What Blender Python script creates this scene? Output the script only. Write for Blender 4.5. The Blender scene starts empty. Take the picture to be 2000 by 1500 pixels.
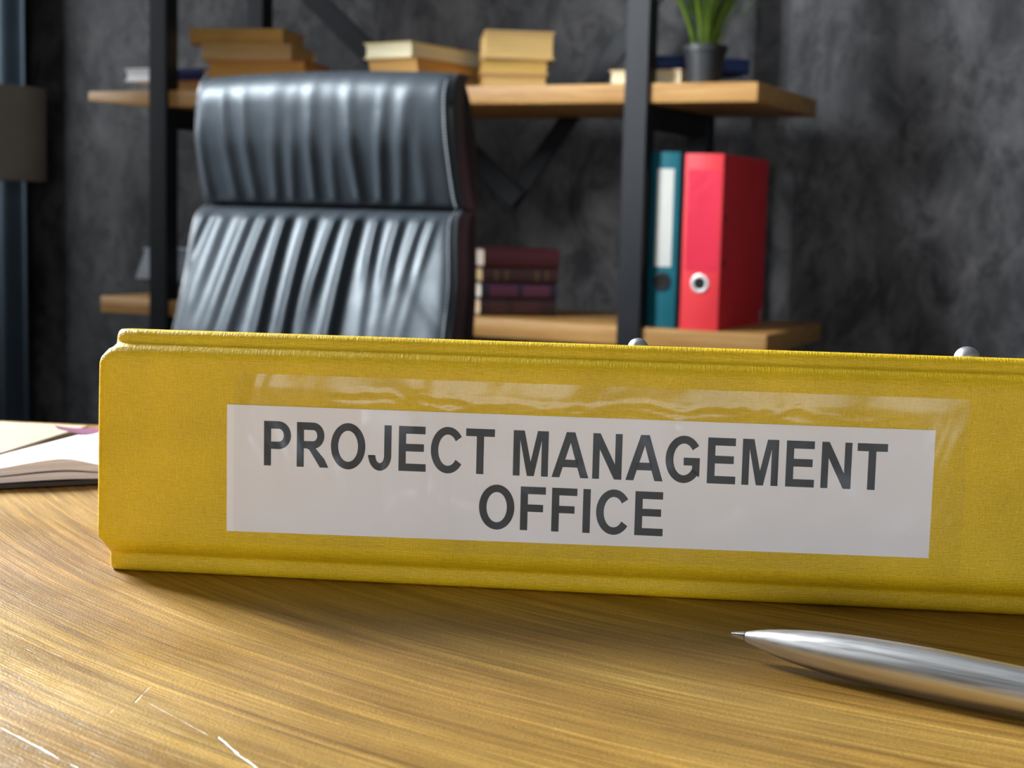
import bpy, bmesh, math, random
from mathutils import Vector, Matrix, noise
from math import sin, cos, pi, radians, exp, sqrt, atan2
random.seed(7)
SC = bpy.context.scene
COL = SC.collection

# ------------------------------------------------------------------ camera, world, lights, exposure
DESK = 0.75
PITCH, ROLL = radians(6.44), radians(1.43)
_f = Vector((0, cos(PITCH), -sin(PITCH)))
_u0 = Vector((0, sin(PITCH), cos(PITCH)))
_r0 = Vector((1, 0, 0))
_R = _r0 * cos(ROLL) + _u0 * sin(ROLL)
_U = -_r0 * sin(ROLL) + _u0 * cos(ROLL)
cd = bpy.data.cameras.new('camera')
cam = bpy.data.objects.new('camera', cd)
COL.objects.link(cam)
cam.matrix_world = Matrix(((_R.x, _U.x, -_f.x, 0), (_R.y, _U.y, -_f.y, 0), (_R.z, _U.z, -_f.z, 0.864), (0, 0, 0, 1)))
cd.sensor_width = 36
cd.lens = 2970 / 2000 * 36
cd.clip_start = 0.02
cd.dof.use_dof = True
cd.dof.focus_distance = 0.435
cd.dof.aperture_fstop = 26
SC.camera = cam

SC.view_settings.view_transform = 'Standard'
SC.view_settings.look = 'None'
SC.view_settings.gamma = 1
SC.view_settings.use_curve_mapping = False
SC.view_settings.exposure = 0.0
SC.cycles.use_denoising = True
SC.cycles.max_bounces = 8
SC.cycles.diffuse_bounces = 4
SC.cycles.glossy_bounces = 4
SC.cycles.transparent_max_bounces = 8
SC.cycles.sample_clamp_indirect = 6

wd = bpy.data.worlds.new('world')
SC.world = wd
wd.use_nodes = True
wd.node_tree.nodes['Background'].inputs[0].default_value = (0.75, 0.85, 1.0, 1)
wd.node_tree.nodes['Background'].inputs[1].default_value = 0.4

# room frame: u runs along the shelves to the right, w runs away from the viewer into the wall
TH = radians(25.5)
P0 = Vector((0.2059, 2.7423, 0))
UU = Vector((cos(TH), -sin(TH), 0))
WW = Vector((sin(TH), cos(TH), 0))
def room(u, w, z=0.0):
    return P0 + UU * u + WW * w + Vector((0, 0, z))

WALL_L = -2.7          # left wall beside the shelves
WALL_N = -1.0          # unseen left wall by the desk, set closer in to brighten the desk
STEP_W = -1.15
# windows and added fill lights: (wall, from, to, sill, head, power)
WINDOWS_AND_FILL = (('near', -1.98, -1.26, 1.28, 2.45, 400), ('far', -0.90, 0.15, 1.0, 2.5, 65), ('front', 1.0, 3.9, 0.65, 1.60, 108), ('near', -4.20, -3.40, 1.70, 2.60, 9))  # front brightens the binder spine, last near one the pen; both added, unseen
for wall, a, b, z0, z1, pw in WINDOWS_AND_FILL:
    ld = bpy.data.lights.new('window_light', 'AREA')
    ld.shape = 'RECTANGLE'
    ld.size = b - a
    ld.size_y = z1 - z0
    ld.energy = pw
    ld.color = (0.90, 0.955, 1.0)
    lo = bpy.data.objects.new('window_light', ld)
    COL.objects.link(lo)
    c = (a + b) / 2
    if wall == 'front':
        lo.location = room(c, -6.12, (z0 + z1) / 2); z = -WW; x = -UU
    else:
        lo.location = room((WALL_N if wall == 'near' else WALL_L) - 0.12, c, (z0 + z1) / 2); z = -UU; x = WW
    y = z.cross(x)     # the area light shines along its own -Z
    lo.rotation_euler = Matrix(((x.x, y.x, z.x), (x.y, y.y, z.y), (x.z, y.z, z.z))).to_euler()

# ------------------------------------------------------------------ materials
def mat(name):
    m = bpy.data.materials.new(name)
    m.use_nodes = True
    nt = m.node_tree
    return m, nt, nt.nodes['Principled BSDF']

def N(nt, typ, **kw):
    n = nt.nodes.new(typ)
    for k, v in kw.items():
        if k.startswith('i_'):
            n.inputs[k[2:]].default_value = v
        else:
            setattr(n, k, v)
    return n

def L(nt, a, b):
    nt.links.new(a, b)

def ramp(nt, fac, stops):
    r = N(nt, 'ShaderNodeValToRGB')
    e = r.color_ramp.elements
    while len(e) < len(stops):
        e.new(0.5)
    for i, (p, c) in enumerate(stops):
        e[i].position = p
        e[i].color = (c[0], c[1], c[2], 1) if not isinstance(c, (int, float)) else (c, c, c, 1)
    L(nt, fac, r.inputs[0])
    return r.outputs[0]

def math_(nt, op, a, b=None, c=None):
    n = N(nt, 'ShaderNodeMath', operation=op)
    for i, v in enumerate((a, b, c)):
        if v is None: continue
        if isinstance(v, (int, float)): n.inputs[i].default_value = v
        else: L(nt, v, n.inputs[i])
    return n.outputs[0]

def mixc(nt, fac, a, b, blend='MIX'):
    n = N(nt, 'ShaderNodeMix', data_type='RGBA', blend_type=blend)
    for i, v in ((0, fac), (6, a), (7, b)):
        if isinstance(v, (int, float)): n.inputs[i].default_value = v
        elif isinstance(v, tuple): n.inputs[i].default_value = (v[0], v[1], v[2], 1)
        else: L(nt, v, n.inputs[i])
    return n.outputs[2]

def noise_n(nt, vec, scale, detail=2, rough=0.5, dist=0.0):
    n = N(nt, 'ShaderNodeTexNoise')
    n.inputs['Scale'].default_value = scale
    n.inputs['Detail'].default_value = detail
    n.inputs['Roughness'].default_value = rough
    n.inputs['Distortion'].default_value = dist
    if vec is not None: L(nt, vec, n.inputs['Vector'])
    return n.outputs['Fac']

def objco(nt):
    return N(nt, 'ShaderNodeTexCoord').outputs['Object']

def mapping(nt, vec, scale=(1, 1, 1), loc=(0, 0, 0), rot=(0, 0, 0)):
    n = N(nt, 'ShaderNodeMapping')
    n.inputs['Scale'].default_value = scale
    n.inputs['Location'].default_value = loc
    n.inputs['Rotation'].default_value = rot
    L(nt, vec, n.inputs['Vector'])
    return n.outputs[0]

def bump(nt, h, strength, dist, normal=None):
    n = N(nt, 'ShaderNodeBump')
    n.inputs['Strength'].default_value = strength
    n.inputs['Distance'].default_value = dist
    L(nt, h, n.inputs['Height'])
    if normal is not None: L(nt, normal, n.inputs['Normal'])
    return n.outputs[0]

def simple(name, color, rough=0.5, metal=0.0, vary=0.12, vscale=30, bstr=0.15, bscale=300, bdist=0.0005, spec=0.5):
    m, nt, b = mat(name)
    co = objco(nt)
    nf = noise_n(nt, co, vscale, 3)
    dark = tuple(c * (1 - vary) for c in color)
    lite = tuple(min(1, c * (1 + vary)) for c in color)
    L(nt, ramp(nt, nf, [(0.3, dark), (0.7, lite)]), b.inputs['Base Color'])
    b.inputs['Roughness'].default_value = rough
    b.inputs['Metallic'].default_value = metal
    b.inputs['Specular IOR Level'].default_value = spec
    if bstr > 0:
        L(nt, bump(nt, noise_n(nt, co, bscale, 2), bstr, bdist), b.inputs['Normal'])
    return m

def linen(name, color, rough=0.45):
    m, nt, b = mat(name)
    co = objco(nt)
    sx = noise_n(nt, mapping(nt, co, (2300, 250, 260)), 1.0, 1.5, 0.6)      # upright threads
    sz = noise_n(nt, mapping(nt, co, (260, 250, 2300)), 1.0, 1.5, 0.6)      # lying threads
    fine = noise_n(nt, co, 1700, 2, 0.6)
    h = math_(nt, 'ADD', math_(nt, 'ADD', sx, sz), math_(nt, 'MULTIPLY', fine, 0.8))
    big = noise_n(nt, co, 35, 2)
    c0 = tuple(c * 0.90 for c in color); c1 = tuple(min(1, c * 1.08) for c in color)
    col = ramp(nt, big, [(0.3, c0), (0.7, c1)])
    hh = math_(nt, 'MULTIPLY', h, 0.36)
    shade = ramp(nt, hh, [(0.3, (0.80, 0.76, 0.6)), (0.66, (1.0, 1.0, 1.0))])
    L(nt, mixc(nt, 1.0, col, shade, 'MULTIPLY'), b.inputs['Base Color'])
    b.inputs['Roughness'].default_value = rough
    b.inputs['Specular IOR Level'].default_value = 0.36
    n1 = bump(nt, h, 1.0, 0.00021)
    n2 = bump(nt, noise_n(nt, co, 120, 2), 0.25, 0.0006, n1)
    L(nt, n2, b.inputs['Normal'])
    return m

def wood_desk():
    m, nt, b = mat('varnished_pine')
    co = N(nt, 'ShaderNodeTexCoord').outputs['Object']
    # grain runs along wide arcs round a far centre, as on a board cut close to a knot
    warp = N(nt, 'ShaderNodeTexNoise'); warp.inputs['Scale'].default_value = 5.0; warp.inputs['Detail'].default_value = 2
    L(nt, co, warp.inputs['Vector'])
    sep = N(nt, 'ShaderNodeSeparateXYZ'); L(nt, co, sep.inputs[0])
    wf = math_(nt, 'MULTIPLY', math_(nt, 'SUBTRACT', warp.outputs['Fac'], 0.5), 0.007)
    dx = math_(nt, 'SUBTRACT', sep.outputs[0], 0.41)
    dy = math_(nt, 'SUBTRACT', sep.outputs[1], 0.90)
    r = math_(nt, 'SQRT', math_(nt, 'ADD', math_(nt, 'MULTIPLY', dx, dx), math_(nt, 'MULTIPLY', dy, dy)))
    r = math_(nt, 'ADD', r, wf)
    a = math_(nt, 'ARCTAN2', dy, dx)
    comb = N(nt, 'ShaderNodeCombineXYZ'); L(nt, r, comb.inputs[0]); L(nt, a, comb.inputs[1])
    g = comb.outputs[0]
    wide = noise_n(nt, mapping(nt, g, (30, 2.2, 1)), 1.0, 4, 0.62)
    mid = noise_n(nt, mapping(nt, g, (210, 3.5, 1)), 1.0, 3, 0.65)
    fine = noise_n(nt, mapping(nt, g, (1150, 14, 1)), 1.0, 3, 0.7)
    streak = noise_n(nt, mapping(nt, g, (480, 5, 1), (3, 1, 0)), 1.0, 3, 0.7)
    blotch = noise_n(nt, co, 14, 3, 0.6)
    speck = noise_n(nt, co, 1500, 1, 0.5)
    base = ramp(nt, wide, [(0.30, (0.27, 0.140, 0.024)), (0.5, (0.375, 0.215, 0.042)), (0.70, (0.48, 0.30, 0.070))])
    st = ramp(nt, mid, [(0.38, (0.76, 0.70, 0.60)), (0.5, (0.96, 0.96, 0.94)), (0.64, (1.15, 1.12, 1.05))])
    c = mixc(nt, 0.85, base, st, 'MULTIPLY')
    # thin pale latewood lines
    line = noise_n(nt, mapping(nt, g, (170, 0.9, 1), (13, 5, 0)), 1.0, 1, 0.4)
    ln = ramp(nt, line, [(0.60, 0.0), (0.625, 1.0), (0.635, 1.0), (0.66, 0.0)])
    c = mixc(nt, math_(nt, 'MULTIPLY', ln, 0.45), c, (0.72, 0.46, 0.12))
    c = mixc(nt, 0.55, c, ramp(nt, fine, [(0.38, (0.50, 0.46, 0.38)), (0.62, (1.28, 1.27, 1.22))]), 'MULTIPLY')
    c = mixc(nt, 0.6, c, ramp(nt, streak, [(0.38, (0.62, 0.57, 0.48)), (0.52, (1.0, 1.0, 1.0)), (0.62, (1.35, 1.33, 1.25))]), 'MULTIPLY')
    c = mixc(nt, 0.5, c, ramp(nt, blotch, [(0.35, (0.75, 0.72, 0.68)), (0.65, (1.1, 1.1, 1.1))]), 'MULTIPLY')
    c = mixc(nt, 0.5, c, ramp(nt, speck, [(0.35, (0.55, 0.52, 0.46)), (0.65, (1.25, 1.25, 1.22))]), 'MULTIPLY')
    # old scratches and splits, their whitish glints painted as pale colour (desk metres)
    wob = noise_n(nt, co, 160, 2)
    tot = None
    for (ax, ay, bx, by, w) in ((-0.0849, 0.3387, -0.0844, 0.3493, 0.000279), (-0.0886, 0.3312, -0.0883, 0.3362, 0.00031), (-0.0815, 0.3382, -0.064, 0.3182, 0.000136), (-0.0615, 0.317, -0.0557, 0.3075, 0.000372), (-0.0567, 0.3086, -0.0503, 0.2996, 0.00031), (-0.1093, 0.3194, -0.0862, 0.2971, 0.000372)):
        ex, ey = bx - ax, by - ay
        l2 = ex * ex + ey * ey
        px = math_(nt, 'SUBTRACT', sep.outputs[0], ax); py = math_(nt, 'SUBTRACT', sep.outputs[1], ay)
        t = math_(nt, 'DIVIDE', math_(nt, 'ADD', math_(nt, 'MULTIPLY', px, ex), math_(nt, 'MULTIPLY', py, ey)), l2)
        t = math_(nt, 'MINIMUM', math_(nt, 'MAXIMUM', t, 0.0), 1.0)
        qx = math_(nt, 'SUBTRACT', px, math_(nt, 'MULTIPLY', t, ex)); qy = math_(nt, 'SUBTRACT', py, math_(nt, 'MULTIPLY', t, ey))
        d = math_(nt, 'SQRT', math_(nt, 'ADD', math_(nt, 'MULTIPLY', qx, qx), math_(nt, 'MULTIPLY', qy, qy)))
        d = math_(nt, 'ADD', d, math_(nt, 'MULTIPLY', math_(nt, 'SUBTRACT', wob, 0.5), w * 3.5))
        k = math_(nt, 'SUBTRACT', 1.0, math_(nt, 'DIVIDE', d, w)); k = math_(nt, 'MINIMUM', math_(nt, 'MAXIMUM', k, 0.0), 1.0)
        tot = k if tot is None else math_(nt, 'MAXIMUM', tot, k)
    c = mixc(nt, math_(nt, 'MULTIPLY', tot, 0.45), c, (0.62, 0.56, 0.50))
    L(nt, c, b.inputs['Base Color'])
    L(nt, ramp(nt, blotch, [(0.3, 0.34), (0.7, 0.46)]), b.inputs['Roughness'])
    b.inputs['Specular IOR Level'].default_value = 0.36
    n1 = bump(nt, fine, 0.7, 0.00030)
    n2 = bump(nt, speck, 0.55, 0.00020, n1)
    n3 = bump(nt, noise_n(nt, co, 60, 3, 0.6), 0.3, 0.0012, n2)
    n4 = bump(nt, wide, 0.3, 0.0008, n3)
    n5 = bump(nt, math_(nt, 'SUBTRACT', 1.0, tot), 0.6, 0.0005, n4)
    L(nt, n5, b.inputs['Normal'])
    return m

def wood_board():
    m, nt, b = mat('oiled_oak_board')
    co = objco(nt)
    g = noise_n(nt, mapping(nt, co, (5, 60, 110)), 1.0, 4, 0.6, 0.4)
    f = noise_n(nt, mapping(nt, co, (20, 300, 500)), 1.0, 2, 0.6)
    c = ramp(nt, g, [(0.3, (0.33, 0.155, 0.038)), (0.5, (0.47, 0.245, 0.070)), (0.7, (0.56, 0.32, 0.105))])
    c = mixc(nt, 0.4, c, ramp(nt, f, [(0.35, (0.7, 0.66, 0.6)), (0.65, (1.1, 1.1, 1.1))]), 'MULTIPLY')
    L(nt, c, b.inputs['Base Color'])
    b.inputs['Roughness'].default_value = 0.5
    L(nt, bump(nt, f, 0.2, 0.0004), b.inputs['Normal'])
    return m

def concrete():
    m, nt, b = mat('dark_plastered_concrete')
    co = objco(nt)
    big = noise_n(nt, mapping(nt, co, (1, 1, 0.8)), 2.6, 5, 0.6, 0.6)
    med = noise_n(nt, mapping(nt, co, (1.2, 1, 0.7), (4, 1, 7)), 8.5, 7, 0.72, 0.7)
    drip = noise_n(nt, mapping(nt, co, (24, 1, 16), (2, 0, 3)), 1.0, 6, 0.72, 0.5)
    c1 = ramp(nt, big, [(0.34, (0.025, 0.0245, 0.026)), (0.5, (0.050, 0.0485, 0.050)), (0.66, (0.090, 0.086, 0.087))])
    c2 = ramp(nt, med, [(0.38, (0.24, 0.24, 0.27)), (0.50, (1.0, 1.0, 1.0)), (0.64, (1.7, 1.65, 1.62))])
    c3 = ramp(nt, drip, [(0.38, (0.30, 0.30, 0.33)), (0.47, (0.95, 0.95, 0.95)), (0.7, (1.25, 1.25, 1.25))])
    c = mixc(nt, 0.85, c1, c2, 'MULTIPLY')
    c = mixc(nt, 0.8, c, c3, 'MULTIPLY')
    L(nt, c, b.inputs['Base Color'])
    b.inputs['Roughness'].default_value = 0.75
    L(nt, bump(nt, med, 0.5, 0.004), b.inputs['Normal'])
    return m

def leather():
    m, nt, b = mat('black_leather')
    co = objco(nt)
    b.inputs['Base Color'].default_value = (0.024, 0.029, 0.035, 1)
    v = N(nt, 'ShaderNodeTexVoronoi'); v.inputs['Scale'].default_value = 420; L(nt, co, v.inputs['Vector'])
    b.inputs['Roughness'].default_value = 0.44
    b.inputs['Specular IOR Level'].default_value = 0.46
    b.inputs['Specular Tint'].default_value = (0.86, 0.95, 1.0, 1)
    n1 = bump(nt, v.outputs['Distance'], 0.12, 0.0006)
    L(nt, bump(nt, noise_n(nt, co, 28, 2), 0.25, 0.004, n1), b.inputs['Normal'])
    return m

def brushed(name, color=(0.62, 0.61, 0.60), rough=0.32, axis_scale=(30, 900, 900)):
    m, nt, b = mat(name)
    co = objco(nt)
    n = noise_n(nt, mapping(nt, co, axis_scale), 1.0, 3, 0.6)
    L(nt, ramp(nt, n, [(0.3, tuple(c * 0.88 for c in color)), (0.7, color)]), b.inputs['Base Color'])
    b.inputs['Metallic'].default_value = 1
    L(nt, ramp(nt, n, [(0.3, rough * 0.85), (0.7, rough * 1.2)]), b.inputs['Roughness'])
    L(nt, bump(nt, n, 0.12, 0.0001), b.inputs['Normal'])
    return m

def page_mat(name, color):
    m, nt, b = mat(name)
    co = objco(nt)
    n = noise_n(nt, mapping(nt, co, (8, 8, 1100)), 1.0, 2, 0.6)
    L(nt, ramp(nt, n, [(0.35, tuple(c * 0.72 for c in color)), (0.65, color)]), b.inputs['Base Color'])
    b.inputs['Roughness'].default_value = 0.8
    L(nt, bump(nt, n, 0.4, 0.0006), b.inputs['Normal'])
    return m

M_YELLOW = linen('yellow_linen', (0.84, 0.55, 0.012))
M_DESK = wood_desk()
M_BOARD = wood_board()
M_WALL = concrete()
M_LEATHER = leather()
M_STEEL = brushed('brushed_steel')
M_CHROME = simple('polished_metal', (0.75, 0.75, 0.76), 0.16, 1.0, 0.05, 60, 0.1, 900, 0.0001)
M_FRAME = simple('black_powder_coat', (0.011, 0.012, 0.015), 0.5, 0.0, 0.1, 20, 0.2, 500, 0.0003, 0.22)
M_PAPER = simple('label_paper', (0.88, 0.83, 0.82), 0.6, 0, 0.03, 25, 0.1, 900, 0.0001)
M_INK = simple('dark_slate_ink', (0.010, 0.014, 0.020), 0.55, 0, 0.05, 50, 0.0)
M_WHITE = simple('white_page', (0.88, 0.88, 0.90), 0.6, 0, 0.02, 20, 0.1, 200, 0.0002)
M_CREAM = simple('cream_paper', (0.36, 0.305, 0.20), 0.6, 0, 0.02, 20, 0.1, 200, 0.0002)
M_MAGENTA = simple('magenta_print', (0.16, 0.008, 0.07), 0.6, 0, 0.05, 30, 0.0)
M_GREYEDGE = page_mat('grey_page_edge', (0.86, 0.84, 0.92))
M_BLACKCARD = simple('black_card', (0.02, 0.02, 0.022), 0.6)
M_RED = simple('red_binder_paper', (0.66, 0.018, 0.028), 0.5, 0, 0.06, 12, 0.15, 600, 0.0003)
M_TEAL = simple('teal_binder_paper', (0.001, 0.095, 0.125), 0.55, 0, 0.08, 12, 0.15, 600, 0.0003, 0.25)
M_LABELGREY = simple('plain_grey_label', (0.50, 0.49, 0.45), 0.6, 0, 0.06, 14, 0.0)
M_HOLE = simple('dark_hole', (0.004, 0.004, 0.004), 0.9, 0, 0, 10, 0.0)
M_PLASTER = simple('grey_plaster', (0.09, 0.09, 0.094), 0.85, 0, 0.05, 4, 0.2, 60, 0.002)
M_FLOOR = simple('dark_floor', (0.055, 0.05, 0.048), 0.55, 0, 0.2, 3, 0.1, 40, 0.001)
M_POT = simple('black_plastic_pot', (0.017, 0.018, 0.020), 0.5)
M_SOIL = simple('dark_soil', (0.02, 0.013, 0.008), 0.95, 0, 0.4, 200, 0.8, 400, 0.002)

# ------------------------------------------------------------------ builders
def tag(o, label=None, cat=None, group=None, kind=None):
    if label: o['label'] = label
    if cat: o['category'] = cat
    if group: o['group'] = group
    if kind: o['kind'] = kind
    return o

def empty(name, loc, rz=0.0, label=None, cat=None, group=None):
    o = bpy.data.objects.new(name, None)
    o.empty_display_size = 0.02
    COL.objects.link(o)
    o.location = loc
    o.rotation_euler = (0, 0, rz)
    return tag(o, label, cat, group)

def obj(name, bm, m, parent=None, smooth=True, angle=35):
    me = bpy.data.meshes.new(name)
    bmesh.ops.recalc_face_normals(bm, faces=bm.faces)
    bm.to_mesh(me)
    bm.free()
    if isinstance(m, (list, tuple)):
        for x in m: me.materials.append(x)
    else:
        me.materials.append(m)
    o = bpy.data.objects.new(name, me)
    COL.objects.link(o)
    if parent is not None: o.parent = parent
    if smooth:
        me.shade_smooth()
        me.set_sharp_from_angle(angle=radians(angle))
    return o

def box(bm, c, s, bevel=0.0, seg=2, rot=None):
    mtx = Matrix.Translation(c)
    if rot is not None: mtx = mtx @ rot
    r = bmesh.ops.create_cube(bm, size=1, matrix=mtx @ Matrix.Diagonal((s[0], s[1], s[2], 1)))
    if bevel > 0:
        es = list({e for v in r['verts'] for e in v.link_edges})
        bmesh.ops.bevel(bm, geom=es, offset=bevel, segments=seg, affect='EDGES', profile=0.5)
    return bm

def box2(bm, lo, hi, bevel=0.0, seg=2):
    return box(bm, [(a + b) / 2 for a, b in zip(lo, hi)], [b - a for a, b in zip(lo, hi)], bevel, seg)

def lathe(bm, prof, n=40, axis='Z', cap=True):
    rings = []
    for (r, h) in prof:
        ring = []
        for i in range(n):
            t = 2 * pi * i / n
            p = (r * cos(t), r * sin(t), h) if axis == 'Z' else (h, r * cos(t), r * sin(t))
            if axis == 'Y': p = (r * cos(t), h, r * sin(t))
            ring.append(bm.verts.new(p))
        rings.append(ring)
    for a, b in zip(rings, rings[1:]):
        for i in range(n):
            bm.faces.new((a[i], a[(i + 1) % n], b[(i + 1) % n], b[i]))
    if cap:
        for ring, (r, h) in ((rings[0], prof[0]), (rings[-1], prof[-1])):
            if r > 1e-6: bm.faces.new(ring)
    return bm

def tube(bm, pts, rad, n=10):
    pts = [Vector(p) for p in pts]
    rings = []
    for i, p in enumerate(pts):
        d = (pts[min(i + 1, len(pts) - 1)] - pts[max(i - 1, 0)]).normalized()
        a = d.cross(Vector((0, 0, 1)))
        if a.length < 1e-4: a = d.cross(Vector((1, 0, 0)))
        a.normalize(); b = d.cross(a)
        r = rad[i] if isinstance(rad, (list, tuple)) else rad
        rings.append([bm.verts.new(p + a * r * cos(2 * pi * k / n) + b * r * sin(2 * pi * k / n)) for k in range(n)])
    for x, y in zip(rings, rings[1:]):
        for i in range(n):
            bm.faces.new((x[i], x[(i + 1) % n], y[(i + 1) % n], y[i]))
    bm.faces.new(rings[0]); bm.faces.new(rings[-1])
    return bm

def beam(bm, a, b, wid, dep):
    """flat bar in a plane of constant y from (x,z) a to b"""
    (x0, y0, z0), (x1, y1, z1) = a, b
    d = Vector((x1 - x0, y1 - y0, z1 - z0)); ln = d.length
    ang = atan2(z1 - z0, x1 - x0)
    box(bm, ((x0 + x1) / 2, (y0 + y1) / 2, (z0 + z1) / 2), (ln, dep, wid), 0.002, 1, Matrix.Rotation(-ang, 4, 'Y'))
    return bm

ROT = -TH
def new(): return bmesh.new()

# ------------------------------------------------------------------ the setting
def struct(name, bm, m, smooth=False):
    o = obj(name, bm, m, None, smooth)
    o.location = P0
    o.rotation_euler = (0, 0, ROT)
    o['kind'] = 'structure'
    return o

struct('floor', box2(new(), (-2.9, -6.2, -0.1), (4.4, 0.72, 0)), M_FLOOR)
struct('wall_back', box2(new(), (-2.9, 0.52, 0), (4.4, 0.72, 3.1)), M_WALL)
struct('ceiling', box2(new(), (-2.9, -6.2, 3.1), (4.4, 0.72, 3.2)), M_PLASTER)
struct('wall_right', box2(new(), (4.2, -6.2, 0), (4.4, 0.52, 3.1)), M_PLASTER)
def pierced(name, axis, lo, hi, t0, t1, win):
    """a wall slab along w (axis 'w') or u with window openings; t0..t1 is its thickness"""
    bm = new()
    cuts = []
    x = lo
    for (_, a, b, z0, z1, _p) in sorted(win, key=lambda q: q[1]):
        cuts += [(x, a, 0, 3.1), (a, b, 0, z0), (a, b, z1, 3.1)]
        x = b
    cuts.append((x, hi, 0, 3.1))
    for (p, q, r, t) in cuts:
        if axis == 'w': box2(bm, (t0, p, r), (t1, q, t))
        else: box2(bm, (p, t0, r), (q, t1, t))
    return struct(name, bm, M_PLASTER)
pierced('wall_left', 'w', STEP_W, 0.52, WALL_L - .2, WALL_L, [WINDOWS_AND_FILL[1]])
pierced('wall_left', 'w', -6.0, STEP_W, WALL_N - .2, WALL_N, [WINDOWS_AND_FILL[0], WINDOWS_AND_FILL[3]])
struct('wall_left', box2(new(), (WALL_L - .2, STEP_W - .2, 0), (WALL_N - .2, STEP_W, 3.1)), M_PLASTER)
pierced('wall_front', 'u', WALL_N - .2, 4.2, -6.2, -6.0, [WINDOWS_AND_FILL[2]])  # opening made for the added front fill light
m, nt, b = mat('window_glass')
nt.nodes.remove(b)
tr = N(nt, 'ShaderNodeBsdfTransparent'); gl = N(nt, 'ShaderNodeBsdfGlossy'); gl.inputs['Roughness'].default_value = 0.02
mx = N(nt, 'ShaderNodeMixShader'); mx.inputs[0].default_value = 0.06
L(nt, tr.outputs[0], mx.inputs[1]); L(nt, gl.outputs[0], mx.inputs[2]); L(nt, mx.outputs[0], nt.nodes['Material Output'].inputs[0])
M_GLASS = m
M_WFRAME = simple('white_window_frame', (0.6, 0.6, 0.6), 0.5)
for k, (wall, w0, w1, z0, z1, _p) in enumerate(WINDOWS_AND_FILL):
    base = {'near': WALL_N, 'far': WALL_L, 'front': -6.0}[wall]
    def wbox(bm, d0, p, q, d1, r, t):
        if wall == 'front': return box2(bm, (p, base - d0, q), (r, base - d1, t))
        return box2(bm, (base - d0, p, q), (base - d1, r, t))
    bm = new()
    for (a, c) in (((w0, z0), (w1, z0 + .05)), ((w0, z1 - .05), (w1, z1)), ((w0, z0), (w0 + .05, z1)), ((w1 - .05, z0), (w1, z1)), (((w0 + w1) / 2 - .025, z0), ((w0 + w1) / 2 + .025, z1))):
        wbox(bm, 0.09, a[0], a[1], 0.04, c[0], c[1])
    fr = struct('window_%d' % (k + 1), bm, M_WFRAME)  # the added fill lights get frames as well
    bm = wbox(new(), 0.068, w0 + .02, z0 + .02, 0.062, w1 - .02, z1 - .02)
    obj('pane', bm, M_GLASS, fr, False)

# ------------------------------------------------------------------ desk
DK = empty('desk', (0, 0.25, 0), radians(-7), 'varnished golden-brown wooden desk under the yellow binder', 'desk')
bm = box2(new(), (-0.95, -0.5, DESK - 0.036), (0.85, 0.497, DESK), 0.0025, 2)
ds = obj('desktop', bm, M_DESK, DK)
for v in ds.data.vertices:      # the wood pattern is laid out in plain desk metres: keep the mesh in those and turn the part back
    p = Matrix.Rotation(radians(-7), 3, 'Z') @ v.co
    v.co = p + Vector((0, 0.25, 0))
ds.matrix_parent_inverse = (Matrix.Translation((0, 0.25, 0)) @ Matrix.Rotation(radians(-7), 4, 'Z')).inverted()
for x in (-0.88, 0.78):
    for y in (-0.43, 0.42):
        obj('leg', box2(new(), (x - .03, y - .03, 0), (x + .03, y + .03, DESK - 0.036), 0.003, 1), M_FRAME, DK)
obj('apron', box2(new(), (-0.85, 0.40, DESK - 0.10), (0.75, 0.42, DESK - 0.036), 0.002, 1), M_FRAME, DK)

# ------------------------------------------------------------------ the yellow binder
BROT = radians(-5.92)
BD = empty('lever_arch_binder', (-0.1237, 0.4595, DESK), BROT, 'large yellow linen lever arch binder lying on the desk, spine labelled PROJECT MANAGEMENT OFFICE', 'binder')
BL = 0.3185
H = 0.0755
SL = math.tan(radians(6.6))
prof = []  # (depth, height, inset of the ends)
def top_z(d): return H - (d - 0.0085) * SL
def end_in(z):
    if z > 0.0665: return min(1, (z - 0.0665) / 0.0045) * 0.0036
    if z < 0.0108: return min(1, (0.0108 - z) / 0.0040) * 0.0016
    return 0.0
prof += [(0.285, top_z(0.285)), (0.22, top_z(.22)), (0.12, top_z(.12)), (0.05, top_z(.05)), (0.02, top_z(.02)), (0.0110, H - 0.0002), (0.0085, H - 0.00005),
         (0.0070, 0.0751), (0.0060, 0.0743), (0.0055, 0.0732), (0.0053, 0.0722), (0.0050, 0.0716), (0.0044, 0.0713), (0.0036, 0.0711), (0.0026, 0.0706), (0.0016, 0.0697), (0.0008, 0.0685), (0.0003, 0.0672), (0.0001, 0.0655)]
for i in range(1, 12):
    z = 0.0655 + (0.0115 - 0.0655) * i / 12
    prof.append((0.0, z))
prof += [(0.0001, 0.0115), (0.0004, 0.0100), (0.0011, 0.0086), (0.0022, 0.0074), (0.0032, 0.0066), (0.0039, 0.0061), (0.0041, 0.0054), (0.0040, 0.0044), (0.0040, 0.0030), (0.0042, 0.0018), (0.0049, 0.0007), (0.0064, 0.0), (0.02, 0.0), (0.12, 0.0), (0.285, 0.0)]
cols = [(0, 0.0032), (0.0002, 0.0020), (0.0006, 0.0011), (0.0012, 0.0005), (0.003, 0)]
nmid = 60
us = [(c, d) for c, d in cols] + [(0.003 + (BL - 0.006) * i / nmid, 0) for i in range(1, nmid)] + [(BL - c, d) for c, d in reversed(cols)]
bm = new()
grid = []
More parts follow.
